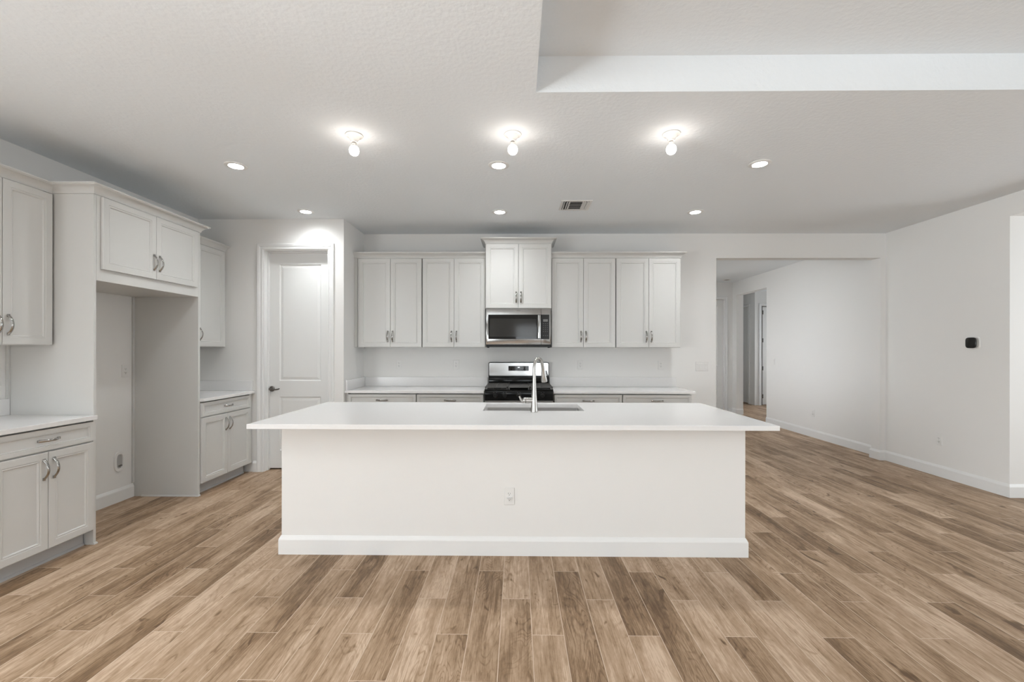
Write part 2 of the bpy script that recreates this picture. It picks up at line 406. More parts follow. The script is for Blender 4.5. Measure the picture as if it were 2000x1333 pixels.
DPROF = [(0, 0), (0.004, 0.006), (0.010, 0.010), (0.016, 0.010), (0.042, 0.003), (0.046, 0.003)]
def panel_door(name, x0, x1, z0, z1, y, hx, label=None, mid=(0.83, 1.023), hinge=None, lever=1):
    """two-panel interior door slab facing -Y (front plane y)"""
    t = 0.036; st = (x1-x0)*0.165
    px0, px1 = x0+st, x1-st
    mb = MB()
    mb.box(x0, px0, y, y+t, z0, z1).box(px1, x1, y, y+t, z0, z1)
    mb.box(px0, px1, y, y+t, z0, z0+0.20).box(px0, px1, y, y+t, mid[0], mid[1]).box(px0, px1, y, y+t, z1-0.135, z1)
    for a, b in ((z0+0.20, mid[0]), (mid[1], z1-0.135)):
        mb.panel(px0, px1, a, b, y, DPROF)
        mb.box(px0, px1, y+t-0.01, y+t, a, b)
    d = struct(name, mb, DOORP)
    if hx is not None:
        h = MB()
        h.lathe([(0.030, y), (0.032, y-0.003), (0.031, y-0.008), (0.024, y-0.012), (0.011, y-0.014), (0.010, y-0.040), (0.013, y-0.045), (0.012, y-0.054)], (hx, 0, 0.925), 'Y')
        h.tube([(hx, y-0.048, 0.925), (hx+0.03*lever, y-0.050, 0.923), (hx+0.065*lever, y-0.049, 0.920), (hx+0.095*lever, y-0.046, 0.925), (hx+0.108*lever, y-0.045, 0.932)], [0.010, 0.009, 0.0075, 0.008, 0.006], up=(0, 1, 0))
        h.build('door_lever', DARKM, d, True)
    return d
# jamb lining and stops of the pantry door, then the slab
j = MB(); j.box(DX0, DX0+0.012, 4.93, 5.07, 0, DZ).box(DX1-0.012, DX1, 4.93, 5.07, 0, DZ).box(DX0+0.012, DX1-0.012, 4.93, 5.07, DZ-0.012, DZ)
j.box(DX0+0.012, DX0+0.022, 4.992, 5.030, 0, DZ-0.012).box(DX1-0.022, DX1-0.012, 4.992, 5.030, 0, DZ-0.012).box(DX0+0.022, DX1-0.022, 4.992, 5.030, DZ-0.022, DZ-0.012)
struct('trim_5', j, TRIM)
panel_door('door_1', DX0+0.014, DX1-0.014, 0.016, DZ-0.014, 5.032, -2.815, mid=(0.835, 1.018))
panel_door('door_2', HX0+0.003, HX1-0.003, 0.01, HZ-0.003, 9.72, None)
# far passage door with four hinges on its left edge, standing slightly ajar
d3 = panel_door('door_3', 0.0, 0.74, 0.012, 2.46, 0.0, None)
d3.location = (6.125, FY+0.045, 0); d3.rotation_euler = (0, 0, R(3))
for z in (0.22, 0.92, 1.62, 2.32):
    hb = MB(); hb.lathe([(0.007, z-0.045), (0.007, z+0.045)], (-0.008, -0.006, 0), n=12); hb.box(-0.040, 0.0, -0.026, -0.020, z-0.05, z+0.05)
    hb.box(0.0, 0.030, -0.006, -0.001, z-0.05, z+0.05)
    hb.build('hinge', DARKM, d3, True)
dk = MB(); dk.box(6.0855, 6.1235, FY+0.022, FY+0.13, 0, 2.475).build('gap_shade_strip', DARKM, d3).parent = d3  # dark strip in place of the shaded gap beside the slab
bpy.data.objects['gap_shade_strip'].matrix_parent_inverse = (Matrix.Translation(d3.location) @ Matrix.Rotation(R(3), 4, 'Z')).inverted()
bpy.data.objects['gap_shade_strip']['label'] = 'dark strip standing in for the shaded gap along the hinge side'
w = MB(); w.box(FX+0.05, FX+0.09, 11.36, 12.1, 0.01, 2.48); struct('door_5', w, DOORP)

# ------------------------------------------------------------------ cabinetry
CPROF = [(0.0, 0.0025), (0.0025, 0.0), (0.043, 0.0), (0.0445, 0.003), (0.049, 0.0035), (0.053, 0.0015), (0.057, 0.0035), (0.060, 0.0095), (0.0605, 0.0095)]
def pull(parent, x, z, vertical=True, y=-0.02, L=0.132):
    mb = MB(); n = 16; pts = []; rad = []
    for k in range(n+1):
        s = -1 + 2*k/n
        a = s*L*0.5*0.9
        out = 0.029*(1 - abs(s)**2.1) + 0.005
        pts.append((x, y-out, z+a) if vertical else (x+a, y-out, z))
        rad.append(0.0044 + 0.0010*abs(s)**2)
    mb.tube(pts, rad, 12, sx=1.75, up=(0, -1, 0.001))
    for s in (-1, 1):
        a = s*L*0.5*0.9
        c = (x, 0, z+a) if vertical else (x+a, 0, z)
        mb.box(c[0]-(0.0075 if vertical else 0.009), c[0]+(0.0075 if vertical else 0.009), y-0.0085, y-0.0002, c[2]-(0.009 if vertical else 0.0075), c[2]+(0.009 if vertical else 0.0075), 0.002)
    return mb.build('handle', CHROME, parent, True)
def front(root, name, x0, x1, z0, z1, hx=None, hz=None, vertical=True):
    pr = CPROF
    if z1-z0 < 0.2:
        pr = [(i*0.62 if i > 0.01 else i, d) for i, d in CPROF]
    mb = MB().panel(x0, x1, z0, z1, -0.02, pr, back=-0.0015)
    d = mb.build(name, CAB, root)
    if hx is not None: pull(d, hx, hz, vertical)
    return d
CROWN = [(0.0, 0.0), (0.004, 0.0), (0.006, 0.010), (0.012, 0.022), (0.022, 0.034), (0.036, 0.044), (0.050, 0.049), (0.052, 0.054), (0.058, 0.055), (0.058, 0.064), (0.0, 0.064)]
def crown(name, path, z, side, parent=None, label=None):
    o = MB().sweep(path, [(a, z+b) for a, b in CROWN], side).build(name, CAB, parent, True)
    return o
def upper(name, label, loc, rz, Wd, z0, z1, depth, dx, group, top=None):
    """wall cabinet; local x along its front, y into the wall. dx = door spans"""
    root = thing(name, label, 'cabinet', (loc[0], loc[1], z0), rz, group)
    h = z1-z0
    MB().box(0.003, Wd-0.003, 0, depth, 0, h, 0.001).build('body', CAB, root)
    n = len(dx)
    for k, (a, b) in enumerate(dx):
        hx = b-0.028 if k % 2 == 0 else a+0.028
        front(root, 'door', a, b, 0.004, h-0.006, hx, 0.13)
    return root
ZU0, ZU1 = 1.405, 2.468
G = 'grey cabinets hung on the kitchen walls'
YU = 5.25
upper('wall_cabinet', 'pale grey wall cabinet in the far left kitchen corner, beside the pantry', (-1.914, YU), 0, 0.778, ZU0, ZU1, YB-YU-0.002, [(0.020, 0.4), (0.403, 0.772)], G)
upper('wall_cabinet', 'pale grey wall cabinet immediately left of the microwave and its taller cabinet', (-1.134, YU), 0, 0.758, ZU0, ZU1, YB-YU-0.002, [(0.006, 0.380), (0.383, 0.752)], G)
upper('wall_cabinet', 'pale grey wall cabinet immediately right of the microwave and its taller cabinet', (0.400, YU), 0, 0.764, ZU0, ZU1, YB-YU-0.002, [(0.008, 0.380), (0.383, 0.758)], G)
upper('wall_cabinet', 'pale grey wall cabinet at the right end of the back wall, nearest the hall opening', (1.166, YU), 0, 0.768, ZU0, ZU1, YB-YU-0.002, [(0.007, 0.385), (0.388, 0.760)], G)
# filler at the pantry side wall
f = MB().box(-1.949, -1.915, YU, YU+0.02, ZU0, ZU1).build('filler_strip', CAB); tag(f, 'narrow grey filler strip between the far left wall cabinet and the pantry side wall', 'trim')
# crown of the two runs
c = crown('crown_molding', [(-1.949, YU-0.002), (-0.378, YU-0.002)], ZU1+0.001, 1); tag(c, 'grey crown moulding above the two wall cabinets left of the microwave', 'moulding')
c = crown('crown_molding', [(0.402, YU-0.002), (1.936, YU-0.002), (1.936, YB-0.002)], ZU1+0.001, 1); tag(c, 'grey crown moulding above the two wall cabinets right of the microwave', 'moulding')
# middle cabinet over the microwave
YM = 5.17
mc = thing('wall_cabinet', 'taller, deeper grey cabinet above the microwave, its top raised over its neighbours', 'cabinet', (-0.375, YM, 1.861), 0, G)
MB().box(0, 0.774, 0, YB-YM-0.002, 0, 0.76, 0.001).build('body', CAB, mc)
front(mc, 'door', 0.006, 0.386, 0.004, 0.756, 0.386-0.026, 0.13)
front(mc, 'door', 0.389, 0.768, 0.004, 0.756, 0.389+0.026, 0.13)
crown('crown', [(0.0, YB-YM-0.002), (0.0, -0.002), (0.774, -0.002), (0.774, YB-YM-0.002)], 0.761, 1, mc)

# left wall
GX = -3.28
lu = upper('wall_cabinet', 'grey wall cabinet cut off by the left edge of the photo, nearest the camera', (GX, 2.447), LEFT, 0.615, ZU0, ZU1+0.004, 0.318, [(0.006, 0.305), (0.308, 0.608)], G)
crown('crown', [(0.0, 0.318), (0.0, -0.002), (0.620-0.002, -0.002)], ZU1-ZU0+0.005, 1, lu)
ru = upper('wall_cabinet', 'grey wall cabinet on the left wall between refrigerator alcove and pantry door', (GX-0.01, 4.116), LEFT, 0.776, ZU0, ZU1+0.004, 0.308, [(0.006, 0.352), (0.355, 0.770)], G)
crown('crown', [(0.002, -0.002), (0.812, -0.002)], ZU1-ZU0+0.005, 1, ru)
MB().box(0.777, 0.812, 0, 0.02, 0, ZU1-ZU0+0.004).build('filler', CAB, ru)

# refrigerator surround
fr = thing('refrigerator_surround', 'tall grey panels and bridging cabinet around the empty refrigerator space', 'cabinet', (-2.985, 3.07, 0), LEFT)
DP = 0.613
MB().box(0, 0.020, 0, DP, 0, 2.475, 0.001).build('side_panel', CAB, fr)
MB().box(1.020, 1.043, 0, DP, 0, 2.475, 0.001).build('side_panel', CAB, fr)
MB().box(0.021, 1.019, 0.022, DP, 1.868, 2.475).build('cabinet_box', CAB, fr)
MB().box(0.021, 1.019, 0.0, 0.021, 1.868, 1.955).box(0.021, 0.058, 0.0, 0.021, 1.955, 2.475).box(0.985, 1.019, 0.0, 0.021, 1.955, 2.475).box(0.058, 0.985, 0.0, 0.021, 2.45, 2.475).build('face_frame', CAB, fr)
front(fr, 'door', 0.052, 0.517, 1.952, 2.468, 0.517-0.027, 2.085)
front(fr, 'door', 0.520, 0.984, 1.952, 2.468, 0.520+0.027, 2.085)
c = crown('crown_molding', [(0.0, 0.352), (0.0, -0.002), (1.043, -0.002), (1.043, 0.30)], 2.476, 1); c.location = (-2.985, 3.07, 0); c.rotation_euler = (0, 0, LEFT)
tag(c, 'grey crown moulding wrapped around the top of the refrigerator surround', 'moulding')
for x in (0, 1.020):
    wd = 0.020 if x == 0 else 0.023
    sm = MB(); sm.sweep([(x, DP-0.08), (x, -0.0), (x+wd, -0.0)] if x else [(x, 0.0), (x+wd, 0.0), (x+wd, DP-0.02)], [(0, 0), (0.0075, 0), (0.007, 0.008), (0.004, 0.013), (0, 0.014)], 1)
    sm.build('shoe_molding', CAB, fr)
MB().box(-0.012, -0.001, DP-0.020, DP, 0.915+0.115, 1.404).build('scribe_strip', CAB, fr)
MB().box(1.001, 1.0195, DP-0.014, DP, 0.13, 1.867).build('scribe_strip', CAB, fr)

def base_cab(label, loc, rz, Wd, x0, x1, xm, depth, fill=None, endright=False, endleft=False):
    root = thing('base_cabinet', label, 'cabinet', (loc[0], loc[1], 0), rz, 'grey base cabinets with a drawer over doors')
    MB().box(0.0025, Wd-0.0025, 0, depth, 0.105, 0.866, 0.001).box(0.0025, Wd-0.0025, 0.045, depth, 0.866, 0.882).build('body', CAB, root)
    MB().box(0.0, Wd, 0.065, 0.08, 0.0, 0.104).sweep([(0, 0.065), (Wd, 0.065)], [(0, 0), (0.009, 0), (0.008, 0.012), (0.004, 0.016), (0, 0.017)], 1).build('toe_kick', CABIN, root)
    d = front(root, 'drawer', x0, x1, 0.738, 0.872)
    pull(d, (x0+x1)/2, 0.806, False, L=0.132)
    front(root, 'door', x0, xm-0.0015, 0.114, 0.728, xm-0.030, 0.622)
    front(root, 'door', xm+0.0015, x1, 0.114, 0.728, xm+0.030, 0.622)
    if fill: MB().box(Wd+0.001, Wd+fill, 0.0, 0.02, 0.105, 0.882).build('filler', CAB, root)
    return root
bl = base_cab('grey base cabinet at the left edge of the photo, in front of the refrigerator space', (-2.985, 2.447), LEFT, 0.615, 0.006, 0.608, 0.3085, 0.612)
br = base_cab('grey base cabinet on the left wall beside the pantry door', (-2.985, 4.116), LEFT, 0.757, 0.004, 0.752, 0.366, 0.612, 0.05)
YC = 4.99; DC = YB-YC-0.002
base_cab('grey base cabinet of the back wall, in the corner by the pantry', (-1.920, YC), 0, 0.778, 0.006, 0.773, 0.3905, DC)
base_cab('grey base cabinet directly left of the gas range', (-1.140, YC), 0, 0.761, 0.004, 0.757, 0.3805, DC)
base_cab('grey base cabinet directly right of the gas range', (0.413, YC), 0, 0.770, 0.006, 0.765, 0.3855, DC)
base_cab('grey base cabinet at the right end of the back wall', (1.184, YC), 0, 0.780, 0.005, 0.772, 0.3885, DC)
f = MB().box(-1.949, -1.921, YC, YC+0.02, 0.105, 0.882).build('filler_strip', CAB); tag(f, 'narrow grey filler strip between the base cabinets and the pantry side wall', 'trim')

# worktops --------------------------------------------------------
def top(label, loc, rz, boxes, splash, group='white worktops on the wall cabinets'):
    t = thing('countertop', label, 'countertop', loc, rz, group)
    mb = MB()
    for b in boxes: mb.box(*b, 0.0022)
    mb.build('slab', QUARTZ, t)
    if splash:
        mb = MB()
        for b in splash: mb.box(*b, 0.0015)
        mb.build('backsplash', QUARTZ, t)
    return t
top('white quartz worktop at the left edge, before the refrigerator space', (-2.95, 2.437, 0.884), LEFT, [(0, 0.631, 0, 0.648, 0, 0.030)], [(0, 0.631, 0.628, 0.649, 0.0305, 0.145)])
top('white quartz worktop on the left wall beside the pantry door', (-2.95, 4.115, 0.884), LEFT, [(0, 0.813, 0, 0.648, 0, 0.030)], [(0, 0.792, 0.628, 0.649, 0.0305, 0.142), (0.793, 0.814, 0.02, 0.649, 0.0305, 0.142)])
top('white quartz worktop on the back wall, left of the range', (-1.949, 4.952, 0.886), 0, [(0, 1.574, 0, 0.629, 0, 0.028)], [(0.022, 1.574, 0.609, 0.630, 0.0285, 0.145), (0, 0.021, 0.02, 0.630, 0.0285, 0.145)])
top('white quartz worktop on the back wall, right of the range', (0.408, 4.952, 0.886), 0, [(0, 1.590, 0, 0.629, 0, 0.028)], [(0, 1.590, 0.609, 0.630, 0.0285, 0.145)])

# ------------------------------------------------------------------ island
isl = thing('kitchen_island', 'long white island base with a baseboard, standing on the wood-look floor', 'kitchen island', (0, 2.96, 0))
IX0, IX1, IYB = -1.590, 1.521, 0.86
SX0, SX1, SY0, SY1 = -0.262, 0.512, 3.362, 3.772       # sink cut-out
sy0, sy1 = SY0-2.96, SY1-2.96
ib = MB()
ib.box(IX0, IX1, 0, 0.12, 0, 0.8835)                                   # pony wall towards the camera
ib.box(IX0, SX0-0.04, 0.12, IYB, 0, 0.8835).box(SX1+0.04, IX1, 0.12, IYB, 0, 0.8835)
ib.box(SX0-0.04, SX1+0.04, 0.12, IYB, 0, 0.60).box(SX0-0.04, SX1+0.04, 0.12, sy0-0.03, 0.60, 0.8835).box(SX0-0.04, SX1+0.04, sy1+0.02, IYB, 0.60, 0.8835)
ib.build('body', WALL, isl)
MB().sweep([(IX0, IYB), (IX0, 0), (IX1, 0), (IX1, IYB)], BP, 1).build('baseboard', TRIM, isl)
CX0, CX1, CY0, CY1 = -1.680, 1.606, 2.716, 3.886
mb = MB()
mb.faces([(CX0+0.002, CY0+0.002, 0.914), (CX1-0.002, CY0+0.002, 0.914), (CX1-0.002, CY1-0.002, 0.914), (CX0+0.002, CY1-0.002, 0.914),
          (SX0, SY0, 0.914), (SX1, SY0, 0.914), (SX1, SY1, 0.914), (SX0, SY1, 0.914),
          (CX0, CY0, 0.912), (CX1, CY0, 0.912), (CX1, CY1, 0.912), (CX0, CY1, 0.912),
          (CX0, CY0, 0.8855), (CX1, CY0, 0.8855), (CX1, CY1, 0.8855), (CX0, CY1, 0.8855),
          (CX0+0.0015, CY0+0.0015, 0.884), (CX1-0.0015, CY0+0.0015, 0.884), (CX1-0.0015, CY1-0.0015, 0.884), (CX0+0.0015, CY1-0.0015, 0.884),
          (SX0, SY0, 0.884), (SX1, SY0, 0.884), (SX1, SY1, 0.884), (SX0, SY1, 0.884)],
         [(a, (a+1) % 4, 4+(a+1) % 4, 4+a) for a in range(4)] + [(a, (a+1) % 4, 8+(a+1) % 4, 8+a) for a in range(4)] +
         [(8+a, 8+(a+1) % 4, 12+(a+1) % 4, 12+a) for a in range(4)] + [(12+a, 12+(a+1) % 4, 16+(a+1) % 4, 16+a) for a in range(4)] +
         [(16+a, 16+(a+1) % 4, 20+(a+1) % 4, 20+a) for a in range(4)] + [(4+a, 4+(a+1) % 4, 20+(a+1) % 4, 20+a) for a in range(4)])
it = mb.build('island_countertop', QUARTZ); tag(it, 'large white quartz slab overhanging the island, with the sink cut into it', 'countertop')

sk = thing('kitchen_sink', 'stainless double-bowl undermount sink set into the island worktop', 'sink', ((SX0+SX1)/2, (SY0+SY1)/2, 0.66))
sw, sd = (SX1-SX0)/2+0.006, (SY1-SY0)/2+0.006
zt = 0.2235
for a, b, nm in ((-sw, -0.010, 'bowl'), (0.010, sw, 'bowl')):
    m_ = MB(); t = 0.004
    def rr(x0, x1, y0, y1, z, r):
        pts = []
        for cx, cy, a0 in ((x1-r, y1-r, 0), (x0+r, y1-r, pi/2), (x0+r, y0+r, pi), (x1-r, y0+r, 3*pi/2)):
            for q in range(5): pts.append((cx+r*cos(a0+q*pi/8), cy+r*sin(a0+q*pi/8), z))
        return pts
    m_.loops([rr(a, b, -sd, sd, zt, 0.02), rr(a+0.002, b-0.002, -sd+0.002, sd-0.002, 0.03, 0.03), rr(a+0.02, b-0.02, -sd+0.02, sd-0.02, 0.010, 0.03),
              rr((a+b)/2-0.05, (a+b)/2+0.05, -0.05, 0.05, 0.006, 0.045)], cap0=False)
    m_.build(nm, SINKM, sk, True)
    MB().lathe([(0.044, 0.0065), (0.042, 0.010), (0.030, 0.009), (0.006, 0.008), (0.006, 0.014)], ((a+b)/2, 0, 0)).build('drain', CHROME, sk, True)
MB().box(-0.0115, 0.0115, -sd, sd, zt-0.010, zt-0.004).build('divider', SINKM, sk)

# faucet ----------------------------------------------------------
fc = thing('kitchen_faucet', 'brushed nickel pull-down faucet with arched spout on the island', 'faucet', (0.126, 3.285, 0.9145), 0)
b = MB(); b.lathe([(0.028, 0), (0.0285, 0.004), (0.0275, 0.010), (0.0255, 0.03), (0.0235, 0.055), (0.0205, 0.10), (0.0165, 0.16), (0.0140, 0.22), (0.0125, 0.27), (0.0122, 0.30)])
b.build('body', BRUSH, fc, True)
sp = MB(); pts = []
dirx, diry = 0.56, 0.83
rad_arc = 0.060
base = Vector((0, 0, 0.27))
for z in (0.27, 0.295, 0.315, 0.329): pts.append((0, 0, z))
for k in range(1, 15):
    a = pi*k/14*0.93
    d = rad_arc*(1-cos(a)) * 1.0
    pts.append((dirx*d, diry*d, 0.329+rad_arc*sin(a)*1.15))
lx, ly, lz = pts[-1]
d0 = math.hypot(lx, ly)
pts.append((dirx*(d0+0.007), diry*(d0+0.007), lz-0.022))
sp.tube(pts, 0.0122, 16, up=(-diry, dirx, 0)).build('spout', BRUSH, fc, True)
hx_, hy_, hz_ = pts[-1]
hd = MB(); hp = [(hx_, hy_, hz_), (hx_+dirx*0.004, hy_+diry*0.004, hz_-0.012), (hx_+dirx*0.012, hy_+diry*0.012, hz_-0.05), (hx_+dirx*0.021, hy_+diry*0.021, hz_-0.095), (hx_+dirx*0.023, hy_+diry*0.023, hz_-0.105)]
hd.tube(hp, [0.0128, 0.0140, 0.0185, 0.0245, 0.0235], 20, up=(-diry, dirx, 0)).build('spray_head', BRUSH, fc, True)
bt = MB(); bt.tube([(hx_+0.025, hy_+0.010, hz_-0.018), (hx_+0.032, hy_+0.012, hz_-0.045), (hx_+0.040, hy_+0.014, hz_-0.066)], [0.004, 0.005, 0.003], 10, up=(0, 1, 0)).build('spray_button', BMATT, fc, True)
vb = MB(); vb.lathe([(0.020, 0.0), (0.0215, -0.035), (0.0215, -0.058), (0.020, -0.066), (0.013, -0.074)], (-0.012, 0, 0.088), 'X', 24)
vb.build('valve_body', BRUSH, fc, True)
MB().lathe([(0.0219, -0.061), (0.0222, -0.063), (0.0219, -0.0645)], (0, 0, 0.088), 'X', 24).build('seal_ring', BMATT, fc, True)
lv = MB(); lv.tube([(-0.078, 0, 0.076), (-0.090, -0.004, 0.082), (-0.101, -0.008, 0.098), (-0.107, -0.010, 0.112), (-0.112, -0.011, 0.118)], [0.012, 0.0105, 0.0085, 0.0075, 0.006], 12, up=(0, 1, 0)).build('lever', BRUSH, fc, True)

# ------------------------------------------------------------------ range
rg = thing('gas_range', 'black and stainless freestanding gas range between the back wall worktops', 'range', (0.0175, 4.875, 0))
HW = 0.378
MB().box(-HW, HW, 0.03, 0.690, 0.02, 0.905, 0.002).build('body', BLACK, rg)
MB().box(-HW, HW, 0.0, 0.0295, 0.822, 0.925, 0.006).build('control_panel', BLACK, rg, True)
ck = MB(); ck.box(-HW, HW, 0.002, 0.640, 0.9255, 0.936, 0.003).build('cooktop', BLACK, rg)
MB().box(-HW-0.003, -HW-0.0002, 0.0, 0.62, 0.80, 0.940).build('side_trim', STEEL, rg); MB().box(HW+0.0002, HW+0.003, 0.0, 0.62, 0.80, 0.940).build('side_trim', STEEL, rg)
for x, r in ((-0.245, 0.45), (-0.245, 0.18), (0.0, 0.315), (0.245, 0.45), (0.245, 0.18)):
    MB().lathe([(0.048, 0.9362), (0.046, 0.944), (0.030, 0.946), (0.028, 0.950), (0.0, 0.951)], (x, r, 0), cap1=False).build('burner', BMATT, rg, True)
for x0, x1 in ((-0.377, -0.124), (0.124, 0.377)):
    g = MB(); y0, y1, z0, z1 = 0.035, 0.600, 0.952, 0.966
    g.box(x0, x0+0.014, y0, y1, z0, z1, 0.002).box(x1-0.014, x1, y0, y1, z0, z1, 0.002).box(x0, x1, y0, y0+0.014, z0, z1, 0.002).box(x0, x1, y1-0.014, y1, z0, z1, 0.002)
    for k in range(1, 8): g.box(x0, x1, y0+(y1-y0)*k/8-0.005, y0+(y1-y0)*k/8+0.005, z0+0.002, z1, 0.002)
    xm = (x0+x1)/2; g.box(xm-0.005, xm+0.005, y0, y1, z0+0.002, z1, 0.002)
    for x in (x0+0.007, x1-0.007):
        for y in (y0+0.007, y1-0.007): g.box(x-0.006, x+0.006, y-0.006, y+0.006, 0.9362, z0)
    g.build('burner_grate', IRON, rg)
g = MB(); g.box(-0.122, 0.122, 0.035, 0.600, 0.9525, 0.962, 0.004).box(-0.122, -0.112, 0.035, 0.600, 0.962, 0.970, 0.002).box(0.112, 0.122, 0.035, 0.600, 0.962, 0.970, 0.002)
for x in (-0.11, 0.11):
    for y in (0.05, 0.585): g.box(x-0.008, x+0.008, y-0.008, y+0.008, 0.9362, 0.9525)
g.build('griddle', IRON, rg)
for px in (-0.262, -0.155, 0.0, 0.160, 0.262):
    k = MB(); k.lathe([(0.026, -0.0005), (0.026, -0.004), (0.021, -0.006), (0.019, -0.022), (0.016, -0.026)], (px, 0, 0.872), 'Y', 24)
    k.box(px-0.004, px+0.004, -0.034, -0.024, 0.853, 0.891, 0.002)
    kb = k.build('knob', BMATT, rg, True)
    MB().box(px-0.018, px-0.012, -0.0010, -0.0002, 0.902, 0.907).build('marking', GREYP, rg); MB().box(px+0.010, px+0.020, -0.0010, -0.0002, 0.903, 0.906).build('marking', GREYP, rg)
MB().box(-HW+0.002, HW-0.002, -0.012, 0.028, 0.20, 0.816, 0.004).build('oven_door', STEEL, rg)
MB().box(-0.27, 0.27, -0.0150, -0.0125, 0.33, 0.66, 0.001).build('oven_window', BGLASS, rg)
oh = MB(); oh.tube([(-0.33, -0.055, 0.775), (0.33, -0.055, 0.775)], 0.012)
for x in (-0.31, 0.31): oh.tube([(x, -0.013, 0.775), (x, -0.052, 0.775)], 0.009)
oh.build('oven_handle', STEEL, rg, True)
MB().box(-HW+0.002, HW-0.002, -0.008, 0.028, 0.04, 0.192, 0.004).build('storage_drawer', STEEL, rg)
for x in (-0.33, 0.33):
    for y in (0.08, 0.62): MB().lathe([(0.018, 0.0), (0.014, 0.02)], (x, y, 0)).build('foot', BMATT, rg, True)
# backguard
def rrect(x0, x1, z0, z1, r, y, n=6):
    pts = []
    for cx, cz, a0 in ((x1-r, z1-r, 0), (x0+r, z1-r, pi/2), (x0+r, z0+r, pi), (x1-r, z0+r, 3*pi/2)):
        for q in range(n+1): pts.append((cx+r*cos(a0+q*pi/2/n), y, cz+r*sin(a0+q*pi/2/n)))
    return pts
bg = MB(); bg.loops([rrect(-HW, HW, 0.937, 1.224, 0.022, 0.690), rrect(-HW, HW, 0.937, 1.224, 0.022, 0.630)]).build('backguard', BLACK, rg, True)
bg = MB(); bg.box(-HW+0.002, HW-0.002, 0.600, 0.629, 0.937, 1.030, 0.008).build('backguard_vent', BLACK, rg, True)
bg = MB(); bg.loops([rrect(-HW+0.007, HW-0.007, 1.052, 1.217, 0.018, 0.6295), rrect(-HW+0.007, HW-0.007, 1.052, 1.217, 0.018, 0.622), rrect(-HW+0.010, HW-0.010, 1.055, 1.214, 0.016, 0.619)])
bg.build('backguard_panel', STEEL, rg, True)
MB().box(-0.128, 0.125, 0.6165, 0.6188, 1.116, 1.176, 0.0008).build('display', BGLASS, rg)
dg = MB()
for k, x in enumerate((-0.008, 0.0, 0.010)): dg.box(x-0.003, x+0.003, 0.6158, 0.6164, 1.153, 1.164)
dg.build('clock_digits', DISP, rg)
for x in (-0.105, -0.07, 0.042, 0.075, 0.105):
    for z in (1.135, 1.160): MB().box(x-0.007, x+0.007, 0.6158, 0.6164, z-0.0015, z+0.0015).build('button', GREYP, rg)

# ------------------------------------------------------------------ microwave
mw = thing('microwave', 'stainless over-the-range microwave under the tall middle cabinet', 'microwave', (0.0125, 5.15, 1.404))
MWW = 0.3795
MB().box(-MWW, MWW, 0.028, YB-5.15-0.002, 0.030, 0.455, 0.002).build('body', BMATT, mw)
b = MB(); b.box(-MWW+0.004, MWW-0.004, 0.012, 0.40, 0.006, 0.029, 0.003)
for x in (-0.355, 0.355): b.box(x-0.012, x+0.012, 0.02, 0.05, -0.004, 0.006)
b.build('underside_grille', BMATT, mw)
XS = 0.264
def steel_frame(x0, x1, gx0, gx1, z0, z1, gz0, gz1):
    m_ = MB()
    m_.panel(x0, x1, z0, z1, 0.0, [(0, 0.004), (0.004, 0.0)], back=0.027)
    return m_
# door: stainless shell with rounded raised border, dark glass set in
gz0, gz1 = 0.098, 0.384
dm = MB(); dm.box(-MWW, XS, 0.003, 0.027, 0.033, 0.455, 0.003)
dm.loops([[(x, 0.0026, z) for x, z in ((-MWW+0.003, 0.036), (XS-0.001, 0.036), (XS-0.001, 0.452), (-MWW+0.003, 0.452))],
          [(x, -0.006, z) for x, z in ((-MWW+0.026, gz0-0.005), (XS-0.001, gz0-0.005), (XS-0.001, gz1+0.005), (-MWW+0.026, gz1+0.005))]], cap0=False)
dm.build('door', STEEL, mw, True)
MB().box(-MWW+0.028, XS-0.001, -0.0085, -0.0055, gz0, gz1, 0.001).build('door_glass', BGLASS, mw)
sc = MB(); sc.box(-MWW+0.045, XS-0.06, -0.0095, -0.0088, gz0+0.028, gz1-0.048).build('window_screen', mat('dark_screen', (0.030, 0.029, 0.027), 0.07, spec=0.35, noise=(9, 0.05)), mw)
pm = MB(); pm.box(XS+0.0015, MWW, 0.003, 0.027, 0.033, 0.455, 0.003)
pm.loops([[(x, 0.0026, z) for x, z in ((XS+0.003, 0.036), (MWW-0.003, 0.036), (MWW-0.003, 0.452), (XS+0.003, 0.452))],
          [(x, -0.006, z) for x, z in ((XS+0.003, gz0-0.005), (MWW-0.018, gz0-0.005), (MWW-0.018, gz1+0.005), (XS+0.003, gz1+0.005))]], cap0=False)
pm.build('control_frame', STEEL, mw, True)
MB().box(XS+0.003, MWW-0.020, -0.0085, -0.0055, gz0, gz1, 0.001).build('control_panel', BMATT, mw)
MB().box(XS+0.023, MWW-0.038, -0.0095, -0.0087, 0.302, 0.330).build('display', GREYP, mw)
for r in range(7):
    for q in range(3):
        if r == 5: continue
        x = XS+0.027+q*0.024; z = 0.278-r*0.023
        MB().box(x-0.005, x+0.005, -0.0094, -0.0087, z-0.0022, z+0.0022).build('button', GREYP, mw)
hm = MB()
hm.tube([(XS-0.024, -0.038, 0.108), (XS-0.024, -0.042, 0.17), (XS-0.024, -0.043, 0.245), (XS-0.024, -0.042, 0.32), (XS-0.024, -0.038, 0.376)], [0.010]*5, 14, sx=1.9, up=(0, 1, 0))
for z in (0.120, 0.362): hm.box(XS-0.034, XS-0.014, -0.036, -0.0086, z-0.010, z+0.010, 0.002)
hm.build('handle', STEEL, mw, True)
MB().box(-0.022, 0.022, -0.0028, -0.0022, 0.427, 0.431).build('nameplate', GREYP, mw)

